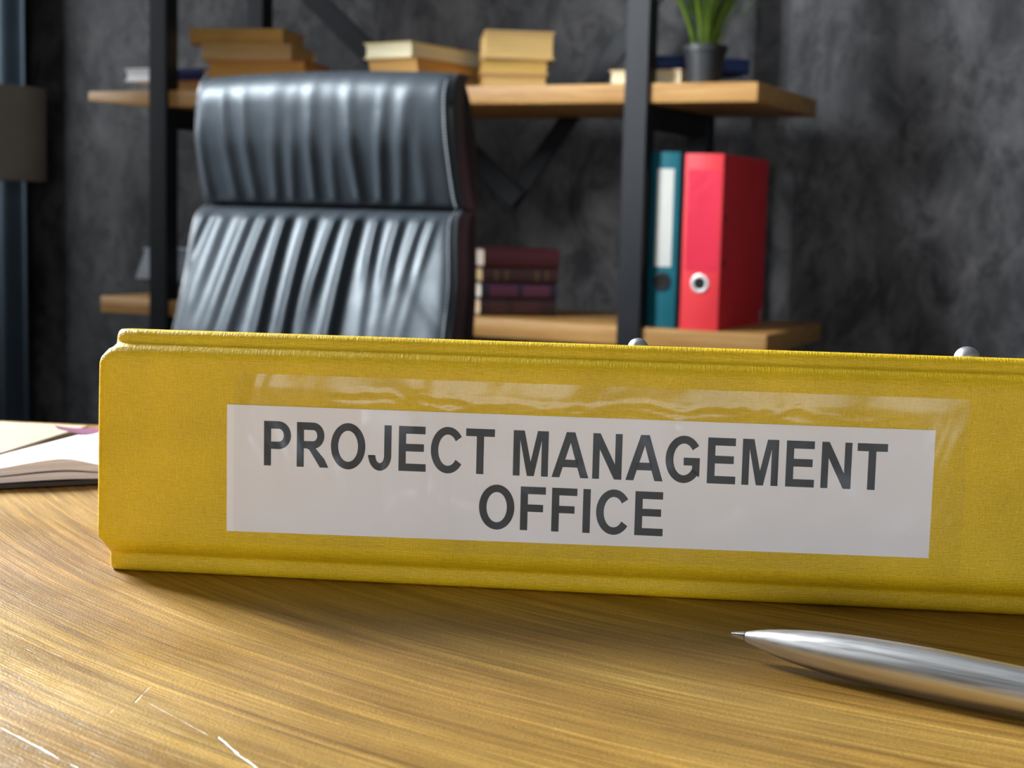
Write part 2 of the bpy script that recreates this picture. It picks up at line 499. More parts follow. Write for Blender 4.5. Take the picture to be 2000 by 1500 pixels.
for (d, z) in prof:
    ins = end_in(z)
    row = []
    for (u, pull) in us:
        t = (u / BL)
        uu = (-0.0026 + ins) + t * (BL - 2 * ins)
        # spine board outline is very slightly uneven
        if 0.0108 <= z <= 0.0665: uu += (t < .5) * -0.0010 * (1 - (z - 0.0108) / 0.0557)
        k = pull if d < 0.02 else 0
        wob = 0.00012 * sin(u * 41 + z * 90) if 0.012 < z < 0.066 else 0
        row.append(bm.verts.new((uu, d + k * 0.8 + wob, z - (k * 0.35 if z > 0.07 else 0))))
    grid.append(row)
for a, b2 in zip(grid, grid[1:]):
    for i in range(len(us) - 1):
        bm.faces.new((a[i], a[i + 1], b2[i + 1], b2[i]))
case = obj('case', bm, M_YELLOW, BD, True, 60)
# normals must face outwards for the board thickness to grow inwards
if case.data.polygons[(len(us) - 1) * 24 + 20].normal.y > 0:
    case.data.flip_normals()
so = case.modifiers.new('thickness', 'SOLIDIFY')
so.thickness = 0.0022
so.offset = -1

# label and its lettering (flat print)
LU0, LU1 = 0.0381, 0.2473
def lab_z(u, v):     # v 0 bottom .. 1 top; the label is stuck on a touch askew
    t = (u - LU0) / (LU1 - LU0)
    return (0.0154 + 0.0018 * t) * (1 - v) + (0.0543 + 0.0004 * t) * v
bm = new()
ng = 24
lo_, hi_ = [], []
for i in range(ng + 1):
    u = LU0 + (LU1 - LU0) * i / ng
    lo_.append(bm.verts.new((u, -0.0003, lab_z(u, 0)))); hi_.append(bm.verts.new((u, -0.0003, lab_z(u, 1))))
for i in range(ng): bm.faces.new((lo_[i], lo_[i + 1], hi_[i + 1], hi_[i]))
lab = obj('label', bm, M_PAPER, BD, False)
sm = lab.modifiers.new('thickness', 'SOLIDIFY'); sm.thickness = 0.00012; sm.offset = 0

def arc(cx, cy, rx, ry, ix, iy, a0, a1, n=18):
    out = []
    for i in range(n):
        t0 = radians(a0 + (a1 - a0) * i / n); t1 = radians(a0 + (a1 - a0) * (i + 1) / n)
        out.append([(cx + rx * cos(t0), cy + ry * sin(t0)), (cx + rx * cos(t1), cy + ry * sin(t1)),
                    (cx + ix * cos(t1), cy + iy * sin(t1)), (cx + ix * cos(t0), cy + iy * sin(t0))])
    return out
def rc(x0, y0, x1, y1): return [(x0, y0), (x1, y0), (x1, y1), (x0, y1)]
GL = {
 'P': (1366, [rc(149, 0, 445, 1466), rc(445, 1218, 760, 1466), rc(445, 553, 760, 795)] + arc(760, 1009, 515, 457, 215, 211, -90, 90)),
 'R': (1479, [rc(150, 0, 446, 1466), rc(446, 1218, 830, 1466), rc(446, 610, 830, 852)] + arc(830, 1038, 465, 428, 165, 182, -90, 90) + [[(640, 612), (930, 625), (1300, 280), (1471, 0), (1117, 0)], [(560, 612), (700, 612), (760, 560), (700, 560)]]),
 'O': (1593, arc(797, 733, 712, 758, 408, 508, 0, 360, 44)),
 'J': (1139, [rc(692, 480, 988, 1466)] + arc(514, 480, 474, 505, 178, 255, 0, -180, 24) + [[(40, 480), (336, 480), (320, 440), (30, 400)]]),
 'E': (1366, [rc(149, 0, 445, 1466), rc(445, 1218, 1236, 1466), rc(445, 645, 1181, 892), rc(445, 0, 1265, 247)]),
 'F': (1251, [rc(151, 0, 447, 1466), rc(447, 1218, 1156, 1466), rc(447, 625, 1063, 872)]),
 'C': (1479, arc(790, 733, 694, 758, 390, 508, 36, 324, 36)),
 'T': (1251, [rc(43, 1218, 1208, 1466), rc(478, 0, 774, 1218)]),
 'M': (1706, [rc(145, 0, 420, 1466), rc(1284, 0, 1559, 1466), [(420, 1466), (588, 1466), (853, 466), (853, 0), (712, 0), (420, 1154)], [(1284, 1466), (1116, 1466), (853, 466), (853, 0), (994, 0), (1284, 1154)]]),
 'A': (1479, [[(0, 0), (320, 0), (443, 333), (740, 1124), (583, 1466), (569, 1466)], [(1482, 0), (1155, 0), (1025, 333), (740, 1124), (897, 1466), (911, 1466)], [(583, 1466), (740, 1124), (897, 1466)], rc(430, 333, 1040, 580)]),
 'N': (1479, [rc(152, 0, 427, 1466), rc(1044, 0, 1319, 1466), [(427, 1466), (440, 1466), (1044, 487), (1044, 0), (1022, 0), (427, 956)]]),
 'G': (1593, arc(810, 733, 722, 758, 412, 508, 36, 325, 36) + [rc(806, 545, 1442, 792), [(1147, 545), (1442, 545), (1442, 205), (1400, 185), (1147, 350)]]),
 'I': (569, [rc(140, 0, 436, 1466)]),
 ' ': (569, []),
}
def textline(s, u0, u1, z0a, z0b, cap):
    """flat print from u0 to u1, base line from height z0a to z0b"""
    tot = sum(GL[c][0] for c in s)
    first, last = {'P': 149, 'O': 85}.get(s[0], 100), {'T': 43, 'E': 101}.get(s[-1], 60)
    k = (u1 - u0) / (tot - first - last)
    bm = new(); x = -first
    for c in s:
        for poly in GL[c][1]:
            vs = []
            for (px, py) in poly:
                u = u0 + (x + px) * k
                t = (u - u0) / (u1 - u0)
                vs.append(bm.verts.new((u, -0.00042, z0a + (z0b - z0a) * t + py / 1466 * cap)))
            bm.faces.new(vs)
        x += GL[c][0]
    o = obj('lettering', bm, M_INK, None, False)
    o.parent = lab
    return o
textline('PROJECT MANAGEMENT', 0.0496, 0.2341, 0.03615, 0.03655, 0.0136)
textline('OFFICE', 0.1154, 0.1702, 0.0199, 0.0200, 0.0132)

# clear pocket film over the label
m, nt, b = mat('clear_film')
nt.nodes.remove(b)
co = objco(nt)
tr = N(nt, 'ShaderNodeBsdfTransparent'); tr.inputs[0].default_value = (0.97, 0.97, 0.97, 1)
gl = N(nt, 'ShaderNodeBsdfGlossy'); gl.inputs['Roughness'].default_value = 0.2
gl.inputs['Color'].default_value = (0.75, 0.80, 0.9, 1)
fr = N(nt, 'ShaderNodeLayerWeight'); fr.inputs['Blend'].default_value = 0.30
nb = bump(nt, noise_n(nt, mapping(nt, co, (34, 1, 20)), 1.0, 2, 0.5, 1.2), 1.0, 0.0016)
L(nt, nb, gl.inputs['Normal']); L(nt, nb, fr.inputs['Normal'])
mx = N(nt, 'ShaderNodeMixShader')
L(nt, math_(nt, 'ADD', math_(nt, 'MULTIPLY', fr.outputs['Facing'], 0.20), 0.018), mx.inputs[0]); L(nt, tr.outputs[0], mx.inputs[1]); L(nt, gl.outputs[0], mx.inputs[2]); L(nt, mx.outputs[0], nt.nodes['Material Output'].inputs[0])
M_FILM = m
FU0, FU1, FZ0, FZ1 = 0.0402, 0.2565, 0.0120, 0.0640
bm = new()
nx, nz = 260, 64
def film_d(u, z):
    e = min(u - FU0, FU1 - u, z - FZ0, FZ1 - z)
    e = max(0.0, min(1.0, e / 0.004))
    v = 0.00030 * noise.noise(Vector((u * 55, 3.1, z * 60)))
    # a creased ridge wandering along above the label
    zc = 0.0580 + 0.0022 * noise.noise(Vector((u * 70, 0.3, 0))) + 0.0014 * noise.noise(Vector((u * 190, 5, 0)))
    on = max(0.0, min(1, (u - 0.066) / 0.008)) * max(0.0, min(1, (0.250 - u) / 0.06))
    v += 0.00022 * on * exp(-((z - zc) / 0.0008) ** 2)
    zc2 = 0.0560 + 0.0018 * noise.noise(Vector((u * 90, 9.3, 0)))
    v += 0.00022 * on * exp(-((z - zc2) / 0.0006) ** 2)
    # drooping upright folds over the left half of the label
    for (uc, am, wdt, zt, zb) in ((0.078, .00045, .0022, .05, .018), (0.086, .0004, .0016, .034, .016), (0.101, .0004, .0018, .03, .015), (0.107, .00042, .0016, .052, .016), (0.119, .00035, .0015, .05, .02), (0.072, .0004, .002, .034, .02), (0.175, .0004, .0018, .052, .028), (0.190, .0002, .002, .05, .03)):
        env = max(0.0, min(1, (zt + 0.006 - z) / 0.006)) * max(0.0, min(1, (z - zb) / 0.006))
        v += am * env * exp(-((u - uc - 0.12 * (0.035 - z) * sin(uc * 300)) / wdt) ** 2)
    return e * (v + 0.00025)
rows = []
for j in range(nz + 1):
    z = FZ0 + (FZ1 - FZ0) * j / nz
    rows.append([bm.verts.new((FU0 + (FU1 - FU0) * i / nx, -0.00052 - max(0, film_d(FU0 + (FU1 - FU0) * i / nx, z)), z)) for i in range(nx + 1)])
for a, b2 in zip(rows, rows[1:]):
    for i in range(nx): bm.faces.new((a[i], a[i + 1], b2[i + 1], b2[i]))
film = obj('label_pocket', bm, M_FILM, BD)
film['label'] = 'clear creased plastic label pocket'

# rivets on the top cover
M_RIVET = simple('satin_nickel', (0.82, 0.83, 0.85), 0.40, 1.0, 0.05, 60, 0.1, 900, 0.0001)
for (u, d, r) in ((0.1605, 0.030, 0.0032), (0.2602, 0.028, 0.0039)):
    bm = new()
    pr = [(r * cos(t), r * 0.95 * sin(t)) for t in [i * pi / 2 / 10 for i in range(11)]]
    pr[-1] = (0.00002, r * 0.95)
    lathe(bm, pr, 28)
    o = obj('rivet', bm, M_RIVET, BD)
    o.location = (u, d, top_z(d)); o.rotation_euler = (radians(-6.6), 0, 0)
# lever mechanism between the covers
bm = box2(new(), (0.12, 0.03, 0.0022), (0.20 + .09, 0.075, 0.0036), 0.0005, 1)
obj('mechanism_plate', bm, M_CHROME, BD)
for u in (0.165, 0.245):
    bm = new()
    tube(bm, [(u, 0.055 + 0.02 - 0.02 * cos(t), 0.0036 + 0.036 * sin(t)) for t in [i * pi / 16 for i in range(17)]], 0.0014, 10)
    obj('arch_ring', bm, M_CHROME, BD)

# ------------------------------------------------------------------ pen
tip = Vector((0.0590, 0.3870, DESK + 0.0062)); dirp = Vector((0.0615, -0.0440, 0)).normalized()
PN = empty('ballpoint_pen', tip, atan2(dirp.y, dirp.x), 'brushed steel ballpoint pen lying on the desk in front of the binder', 'pen')
bm = new(); lathe(bm, [(0.00005, -0.0002), (0.00045, 0.0), (0.00060, 0.0006), (0.00128, 0.0040)], 32, 'X'); 
pt = obj('tip', bm, M_CHROME, PN)
bm = new()
lathe(bm, [(0.00115, 0.0039), (0.00118, 0.0043)], 32, 'X')
obj('tip_gap', bm, M_FRAME, PN)
bm = new()
pp = [(0.00142, 0.0043), (0.00165, 0.0050), (0.0022, 0.0070), (0.00290, 0.0100), (0.00355, 0.0135), (0.00425, 0.0180), (0.00480, 0.0225), (0.00525, 0.0275), (0.00560, 0.0330), (0.00585, 0.0390), (0.00604, 0.046), (0.00614, 0.053), (0.0061, 0.061), (0.00595, 0.070), (0.00575, 0.080), (0.0055, 0.092), (0.0052, 0.105)]
lathe(bm, pp, 64, 'X')
M_PEN = brushed('brushed_pen_steel', (0.74, 0.73, 0.72), 0.36, (25, 1500, 1500))
br = obj('barrel', bm, M_PEN, PN, True, 60)
bm = new(); lathe(bm, [(0.0053, 0.105), (0.0053, 0.107), (0.0051, 0.108), (0.0045, 0.135), (0.0041, 0.139), (0.002, 0.141)], 48, 'X')
obj('cap', bm, M_CHROME, PN)
bm = box2(new(), (0.098, -0.0015, 0.0058), (0.136, 0.0015, 0.0066), 0.0003, 1); box2(bm, (0.132, -0.0015, 0.003), (0.136, 0.0015, 0.0062))
obj('clip', bm, M_CHROME, PN)

# ------------------------------------------------------------------ open notebook
NB = empty('notebook', (-0.1250, 0.6255, DESK), radians(24), 'thick softcover notebook with curling white pages, beside the left end of the binder', 'notebook')
NBL, NBD, NBL0 = 0.113, 0.112, 0.135
def hump(t, k):   # t 0 at the far left .. 1 at the spine; height profile of a sheaf
    return k * (0.0035 + 0.0125 * sin(pi * min(1, max(0, t)) ** 1.5) ** 1.2)
def sheaf(name, z_lo, z_hi, m, x0, x1, y0, y1, n=40):
    bm = new(); A = []
    for i in range(n + 1):
        t = i / n
        xa = x0 + (x1 - x0) * t                          # front edge
        xb = x0 + 0.78 * y1 + (x1 - x0 - 0.78 * y1) * t  # back edge: the fanned leaves run askew
        ta, tb = (xa + NBL0) / NBL0, (xb + NBL0) / NBL0
        A.append([bm.verts.new((xa, y0, z_lo(ta))), bm.verts.new((xb, y1, z_lo(tb))), bm.verts.new((xb, y1, z_hi(tb))), bm.verts.new((xa, y0, z_hi(ta)))])
    for a, b2 in zip(A, A[1:]):
        for k in range(4): bm.faces.new((a[k], a[(k + 1) % 4], b2[(k + 1) % 4], b2[k]))
    bm.faces.new(A[0]); bm.faces.new(A[-1])
    return obj(name, bm, m, NB, True, 40)
def zc0(t): return 0.0006
def zc1(t): return 0.0022
def gb(t): return exp(-((t - 0.56) / (0.17 if t < 0.56 else 0.095)) ** 2)
def zs0(t): return 0.0023 + 0.0006 * gb(t)
def zs1(t): return 0.0042 + 0.0016 * gb(t)
def zu0(t): return zs1(t) + 0.0004 + 0.0004 * gb(t)
def zu1(t): return 0.0068 + 0.0041 * gb(t)
sheaf('back_cover', zc0, zc1, M_BLACKCARD, -NBL, 0.0, 0.0, NBD)
sheaf('page_block', zs0, zs1, M_GREYEDGE, -NBL + .001, -0.001, 0.0015, NBD - .001)
sheaf('raised_pages', zu0, zu1, M_GREYEDGE, -NBL + .002, -0.001, 0.002, NBD - .001)
sheaf('top_page', lambda t: zu1(t) + 0.0001, lambda t: zu1(t) + 0.0004, M_WHITE, -NBL + .0015, -0.001, 0.0012, NBD - .0005)
bm = new(); A = []
for i in range(13):
    t = 0.64 + 0.16 * i / 12; x = -NBL0 + NBL0 * t
    A.append((bm.verts.new((x, NBD - 0.018 + 0.004 * cos(i * .5), zu1(t) + 0.0006)), bm.verts.new((x, NBD - 0.002, zu1(t) + 0.0006))))
for a, b2 in zip(A, A[1:]): bm.faces.new((a[0], b2[0], b2[1], a[1]))
o = obj('printed_patch', bm, M_MAGENTA, NB)
o['label'] = 'magenta printed patch on the page'

SP = empty('paper_sheets', (-0.315, 0.695, DESK), radians(-9), 'small stack of cream paper sheets behind the notebook at the left edge', 'paper')
for k in range(4):
    obj('sheet', box(new(), (0.0 + 0.001 * k, 0.0, 0.0006 + 0.0011 * k), (0.19, 0.125, 0.0009)), M_CREAM, SP, False)

# ------------------------------------------------------------------ shelving unit
SU = empty('shelving_unit', P0, ROT, 'black steel frame shelving unit with thick oak boards against the dark wall', 'shelf')
PZ = 1.95
BACKW = 0.385
for u in (-1.0600, 0.0010):
    obj('post', box2(new(), (u - .0225, 0.0, 0), (u + .0225, 0.042, PZ), 0.002, 1), M_FRAME, SU)
    obj('post', box2(new(), (u - .0225, BACKW - .042, 0), (u + .0225, BACKW, PZ), 0.002, 1), M_FRAME, SU)
    for z in (0.20, 0.628, 1.063, PZ - 0.0):
        obj('side_rail', box2(new(), (u - .0180, 0.042, z - .042), (u + .0180, BACKW - .042, z - 0.001), 0.0015, 1), M_FRAME, SU)
BRD = []
for (z, u0, u1, dep) in ((0.20, -1.23, 0.24, 0.40), (0.628, -1.222, 0.256, 0.39), (1.063, -1.252, 0.2215, 0.41)):
    bm = box2(new(), (u0, 0.010, z), (u1, dep, z + 0.035), 0.003, 2)
    if z > 1:      # the upper board is sawn thinner towards its left end
        bmesh.ops.bisect_plane(bm, geom=list(bm.verts) + list(bm.edges) + list(bm.faces), plane_co=(-1.095, 0, 0), plane_no=(1, 0, 0))
        for v in bm.verts:
            if v.co.x < -1.2 and v.co.z < z + 0.02: v.co.z += 0.0145
    BRD.append(obj('shelf_board', bm, M_BOARD, SU))
bm = new(); beam(bm, (-0.425, BACKW - .010, 0.88), (-0.02, BACKW - .010, 1.425), 0.040, 0.006)
obj('cross_brace', bm, M_FRAME, SU)
bm = new(); beam(bm, (-1.02, BACKW - .018, 1.415), (-0.40, BACKW - .018, 0.888), 0.048, 0.006)
obj('cross_brace', bm, M_FRAME, SU)

# ------------------------------------------------------------------ books
def page_block(bm, x0, x1, y0, y1, z0, z1, fore='back', n=10):
    """page block with a slightly hollow fore edge"""
    A = []
    for i in range(n + 1):
        t = i / n; z = z0 + (z1 - z0) * t
        k = 0.10 * (z1 - z0) * sin(pi * t)
        A.append([bm.verts.new(p) for p in ((x0, y0, z), (x1, y0, z), (x1, y1 - k, z), (x0, y1 - k, z))])
    for a, b2 in zip(A, A[1:]):
        for k in range(4): bm.faces.new((a[k], a[(k + 1) % 4], b2[(k + 1) % 4], b2[k]))
    bm.faces.new(A[0]); bm.faces.new(A[-1])
    return bm

PAGE = {}
def pages(color):
    if color not in PAGE: PAGE[color] = page_mat('book_pages', color)
    return PAGE[color]
COVER = {}
def cover(color):
    if color not in COVER: COVER[color] = simple('book_cover', color, 0.55, 0, 0.12, 15, 0.2, 500, 0.0003)
    return COVER[color]

def book(u, w, z, Ln, B, T, phi, cov, pg, label, spine_front=True, group=None, band=None):
    """lies flat; (u,w) is its front left corner, phi its turn; Ln along the front, B deep, T thick"""
    ph = radians(phi)
    cx, cy = Ln / 2, B / 2
    c = room(u + cx * cos(ph) - cy * sin(ph), w + cx * sin(ph) + cy * cos(ph), z)
    t = empty('book', c, ROT + ph + (0 if spine_front else pi), label, 'book', group)
    ct = 0.0022 if T > 0.018 else 0.0012
    oh = 0.003
    # cover: one section swept along the spine, rounded at the back
    R = T / 2
    sec = [(B / 2, 0.0), (-B / 2 + R * 0.35, 0.0)]
    for i in range(1, 8):
        a = -pi / 2 - pi * i / 8
        sec.append((-B / 2 + R * 0.35 + R * 0.35 * cos(a), R + R * sin(a)))
    sec += [(-B / 2 + R * 0.35, T), (B / 2, T)]
    inner = [(B / 2, T - ct), (-B / 2 + R * 0.35 + ct * .5, T - ct)]
    for i in range(1, 8):
        a = pi / 2 + pi * i / 8
        inner.append((-B / 2 + R * 0.35 + ct * .5 + (R * 0.35 - ct * .3) * cos(a) * 1.0, R + (R - ct) * sin(a)))
    inner += [(-B / 2 + R * 0.35 + ct * .5, ct), (B / 2, ct)]
    loop = sec + inner
    bm = new()
    a = [bm.verts.new((-Ln / 2, y, zz)) for y, zz in loop]
    b2 = [bm.verts.new((Ln / 2, y, zz)) for y, zz in loop]
    n = len(loop)
    for i in range(n):
        bm.faces.new((a[i], a[(i + 1) % n], b2[(i + 1) % n], b2[i]))
    h = len(sec)
    for i in range(h - 1):   # end strips
        j = n - 1 - i
        bm.faces.new((a[i], a[i + 1], a[j - 1], a[j])); bm.faces.new((b2[i], b2[j], b2[j - 1], b2[i + 1]))
    obj('cover', bm, cover(cov), t, True, 40)
    bm = new()
    page_block(bm, -Ln / 2 + oh, Ln / 2 - oh, -B / 2 + R * 0.35, B / 2 - oh, ct, T - ct)
    obj('page_block', bm, pages(pg), t, True, 40)
    if band:
        for (x0, x1) in band[1]:
            bm = new()
            aa = []
            for i in range(9):
                an = -pi / 2 - pi * (i / 8 * 0.5 + 0.25)
                aa.append([bm.verts.new((x, -B / 2 + R * 0.35 + (R * 0.35 + .0004) * cos(an), R + (R + .0004) * sin(an))) for x in (x0, x1)])
            for p, q in zip(aa, aa[1:]): bm.faces.new((p[0], p[1], q[1], q[0]))
            obj('spine_band', bm, cover(band[0]), t)
    return t

ZU = 1.0982; ZL = 0.6632
OCH = (0.50, 0.25, 0.045); TAN = (0.62, 0.36, 0.13); ORG = (0.50, 0.13, 0.02); KRAFT = (0.55, 0.33, 0.10); PALE = (0.86, 0.76, 0.50)
G1 = 'books on the upper shelf board'
G2 = 'dark bound books on the lower shelf board'
def at(px_u, w, slope=-0.76): return px_u + slope * (w - 0.02)
# left stack
book(-1.112, 0.047, ZU, 0.150, 0.14, 0.0225, 0, ORG, (0.62, 0.33, 0.10), 'thin orange book lying flat on the shelf under the white and the navy book', False, G1)
book(-1.185, 0.048, ZU + .0227, 0.125, 0.10, 0.0265, 0, (0.85, 0.85, 0.90), (1.0, 1.0, 1.0), 'small white book jutting out left of the left shelf post', False, G1)
book(-1.055, 0.052, ZU + .0227, 0.071, 0.08, 0.0255, 2, (0.008, 0.018, 0.09), (0.8, 0.8, 0.88), 'thin navy blue book just right of the left shelf post', True, G1)
book(-0.932, 0.040, ZU, 0.200, 0.15, 0.0235, 8, (0.30, 0.10, 0.02), KRAFT, 'brown book at the bottom of the stack hidden behind the chair top', False, G1)
book(-0.956, 0.030, ZU + .0237, 0.212, 0.155, 0.0380, 14, (0.42, 0.08, 0.02), (0.70, 0.33, 0.06), 'rust red covered book, lowest visible of the stack above the chair back', False, G1)
book(-0.975, 0.032, ZU + .0619, 0.197, 0.155, 0.0330, 15, TAN, (0.66, 0.40, 0.15), 'tan book in the middle of the stack above the chair back', False, G1)
book(-1.005, 0.036, ZU + .0951, 0.202, 0.150, 0.0330, 15, OCH, KRAFT, 'ochre book with rounded spine, topmost of the stack above the chair back', True, G1)
# two books behind the chair's right shoulder
book(-0.565, 0.014, ZU, 0.122, 0.24, 0.053, -8, (0.34, 0.13, 0.03), (0.62, 0.33, 0.09), 'thick brown book under the cream edged one behind the chair', False, G1)
book(-0.570, 0.012, ZU + .0533, 0.116, 0.235, 0.0300, -8, (0.66, 0.50, 0.22), PALE, 'cream edged slim book on top of the thick brown one', False, G1)
# right stack
book(-0.316, 0.022, ZU, 0.122, 0.16, 0.0240, 29, TAN, (0.66, 0.42, 0.14), 'tan paperback at the bottom of the tall stack beside the chair', False, G1)
book(-0.319, 0.020, ZU + .0242, 0.127, 0.16, 0.0275, 28, TAN, (0.62, 0.38, 0.09), 'ochre edged paperback in the middle of the tall stack beside the chair', False, G1)
book(-0.311, 0.018, ZU + .0519, 0.132, 0.165, 0.0510, 30, (0.62, 0.40, 0.16), (0.66, 0.43, 0.15), 'thick tan book topmost of the tall stack beside the chair', False, G1)
# books by the plant
book(-0.070, 0.046, ZU, 0.138, 0.16, 0.0270, 1, (0.55, 0.36, 0.20), (0.80, 0.68, 0.42), 'cream edged book behind the right shelf post beside the plant pot', False, G1)
book(-0.004, 0.052, ZU + .0272, 0.20, 0.115, 0.0275, 37, (0.004, 0.020, 0.10), (0.75, 0.48, 0.22), 'navy blue book lying askew behind the plant pot', True, G1)
# maroon books on the lower board
zz = ZL
for (T, c, pg, ph, du, lb, bd) in (
        (0.0330, (0.022, 0.006, 0.007), (0.72, 0.55, 0.36), 38, 0.000, 'dark brown book at the bottom of the stack on the lower shelf', ((0.045, 0.010, 0.009), ((-0.055, -0.020), (-0.01, 0.045)))),
        (0.0315, (0.012, 0.006, 0.022), (0.80, 0.74, 0.62), 38, 0.001, 'dark book with purple spine labels, second from the bottom on the lower shelf', ((0.075, 0.014, 0.035), ((-0.058, -0.002), (0.008, 0.062)))),
        (0.0280, (0.030, 0.006, 0.006), (0.60, 0.42, 0.20), 37, 0.003, 'dark maroon book with small gilt marks, third from the bottom on the lower shelf', ((0.08, 0.045, 0.018), ((-0.050, -0.044), (-0.03, -0.024), (0.03, 0.036), (0.05, 0.055)))),
        (0.0375, (0.050, 0.003, 0.006), (0.62, 0.52, 0.42), 38, 0.006, 'deep red book topmost of the stack on the lower shelf', None)):
    book(-0.330 + du, 0.062, zz, 0.150, 0.135, T, ph, c, pg, lb, True, G2, bd)
    zz += T + 0.0002

# things behind the left post on the lower board
book(-1.075, 0.050, ZL, 0.17, 0.14, 0.0200, 0, (0.12, 0.07, 0.03), (0.30, 0.20, 0.09), 'brown book at the bottom of the pile behind the left shelf post', True, 'books behind the left shelf post')
book(-1.070, 0.052, ZL + .0202, 0.16, 0.13, 0.0180, 0, (0.025, 0.06, 0.03), (0.3, 0.3, 0.2), 'green book under the grey box behind the left shelf post', True, 'books behind the left shelf post')
BX = empty('storage_box', room(-1.08, 0.105, ZL + .0384), ROT, 'pale grey box with a slanting end behind the left shelf post', 'box')
bm = new()
vs = [(-0.085, -.05, 0), (0.085, -.05, 0), (0.085, -.05, .062), (-0.058, -.05, .062), (-0.085, .05, 0), (0.085, .05, 0), (0.085, .05, .062), (-0.058, .05, .062)]
V = [bm.verts.new(v) for v in vs]
for f in ((0, 1, 2, 3), (4, 5, 6, 7), (0, 1, 5, 4), (1, 2, 6, 5), (2, 3, 7, 6), (3, 0, 4, 7)): bm.faces.new([V[i] for i in f])
bmesh.ops.bevel(bm, geom=list(bm.edges), offset=0.002, segments=2, affect='EDGES')
obj('box_body', bm, simple('pale_grey_card', (0.33, 0.36, 0.40), 0.6), BX)
obj('lid', box2(new(), (-0.060, -.052, .062), (0.087, .052, .067), 0.001, 1), simple('pale_grey_lid', (0.36, 0.39, 0.43), 0.6), BX)

# ------------------------------------------------------------------ binders on the lower board
M_RING = simple('nickel_ring', (0.75, 0.70, 0.68), 0.45, 0.8, 0.05, 60, 0.0)
def shelf_binder(u, w, wid, hgt, dep, m, label, has_label, rivets):
    t = empty('lever_arch_binder', room(u, w, ZL), ROT + radians(0), label, 'binder', 'binders standing on the lower shelf')
    # case: spine and two covers as one folded sheet
    th = 0.003
    pth = [(0, dep), (0, 0.002), (0.0006, 0.0006), (0.002, 0), (wid - .002, 0), (wid - .0006, 0.0006), (wid, 0.002), (wid, dep)]
    inn = [(wid - th, dep), (wid - th, th), (th, th), (th, dep)]
    loop = pth + inn
    bm = new()
    a = [bm.verts.new((x, y, 0)) for x, y in loop]; b2 = [bm.verts.new((x, y, hgt)) for x, y in loop]
    n = len(loop)
    for i in range(n): bm.faces.new((a[i], a[(i + 1) % n], b2[(i + 1) % n], b2[i]))
    for r in (a, b2):
        f = bm.faces.new(r)
    bmesh.ops.triangulate(bm, faces=[f for f in bm.faces if len(f.verts) > 4])
    obj('case', bm, m, t, True, 30)
    obj('papers', box2(new(), (th + .001, 0.02, 0.006), (wid - th - .008, dep - .02, hgt - 0.022)), pages((0.75, 0.74, 0.70)), t, False)
    hz, hr = 0.083, 0.0115
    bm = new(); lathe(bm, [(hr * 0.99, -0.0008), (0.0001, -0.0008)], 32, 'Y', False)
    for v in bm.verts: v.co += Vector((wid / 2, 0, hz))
    obj('finger_hole', bm, M_HOLE, t)  # black disc painting the dark inside of an uncut hole
    bm = new()
    prf = [(hr - 0.0012, 0.0003), (hr - 0.0012, -0.0012), (hr - 0.0002, -0.0024), (hr + 0.0022, -0.0030), (hr + 0.0048, -0.0022), (hr + 0.0060, -0.0006), (hr + 0.0062, 0.0003)]
    lathe(bm, prf, 36, 'Y', False)
    for v in bm.verts: v.co += Vector((wid / 2, 0, hz))
    obj('finger_ring', bm, M_RING if not has_label else M_FRAME, t)
    if has_label:
        bm = box2(new(), (wid * .22, -0.0006, 0.110), (wid * .80, 0.0002, hgt - 0.030), 0.0002, 1)
        o = obj('label', bm, M_LABELGREY, t); o['label'] = 'blank grey spine label'
    else:
        bm = box2(new(), (wid * .10, -0.0005, 0.105), (wid * .93, 0.0002, hgt - 0.028), 0.0002, 1)
        o = obj('label_pocket', bm, simple('red_pocket_film', (0.60, 0.03, 0.06), 0.22, 0, 0.05, 20, 0.4, 60, 0.002), t)
        o['label'] = 'glossy empty label pocket'
    for (d, z) in rivets:
        bm = new(); lathe(bm, [(0.0045, 0), (0.0045, .0008), (0.003, .0016), (0.0001, .0018)], 20, 'X', False)
        o = obj('rivet', bm, M_FRAME, t); o.location = (wid, d, z)
    if rivets:
        for z in (0.0, ):
            bm = box2(new(), (-0.0008, dep - .012, -0.0), (wid + 0.0008, dep + .001, 0.026), 0.0005, 1)
            obj('metal_corner', bm, M_CHROME, t)
    return t
shelf_binder(0.0245, 0.030, 0.0545, 0.315, 0.285, M_TEAL, 'narrow teal lever arch binder with a grey label, right of the shelf post', True, ())
shelf_binder(0.0890, 0.026, 0.0720, 0.312, 0.275, M_RED, 'wide red lever arch binder with a steel finger ring on the shelf', False, ((0.020, 0.200), (0.020, 0.120)))

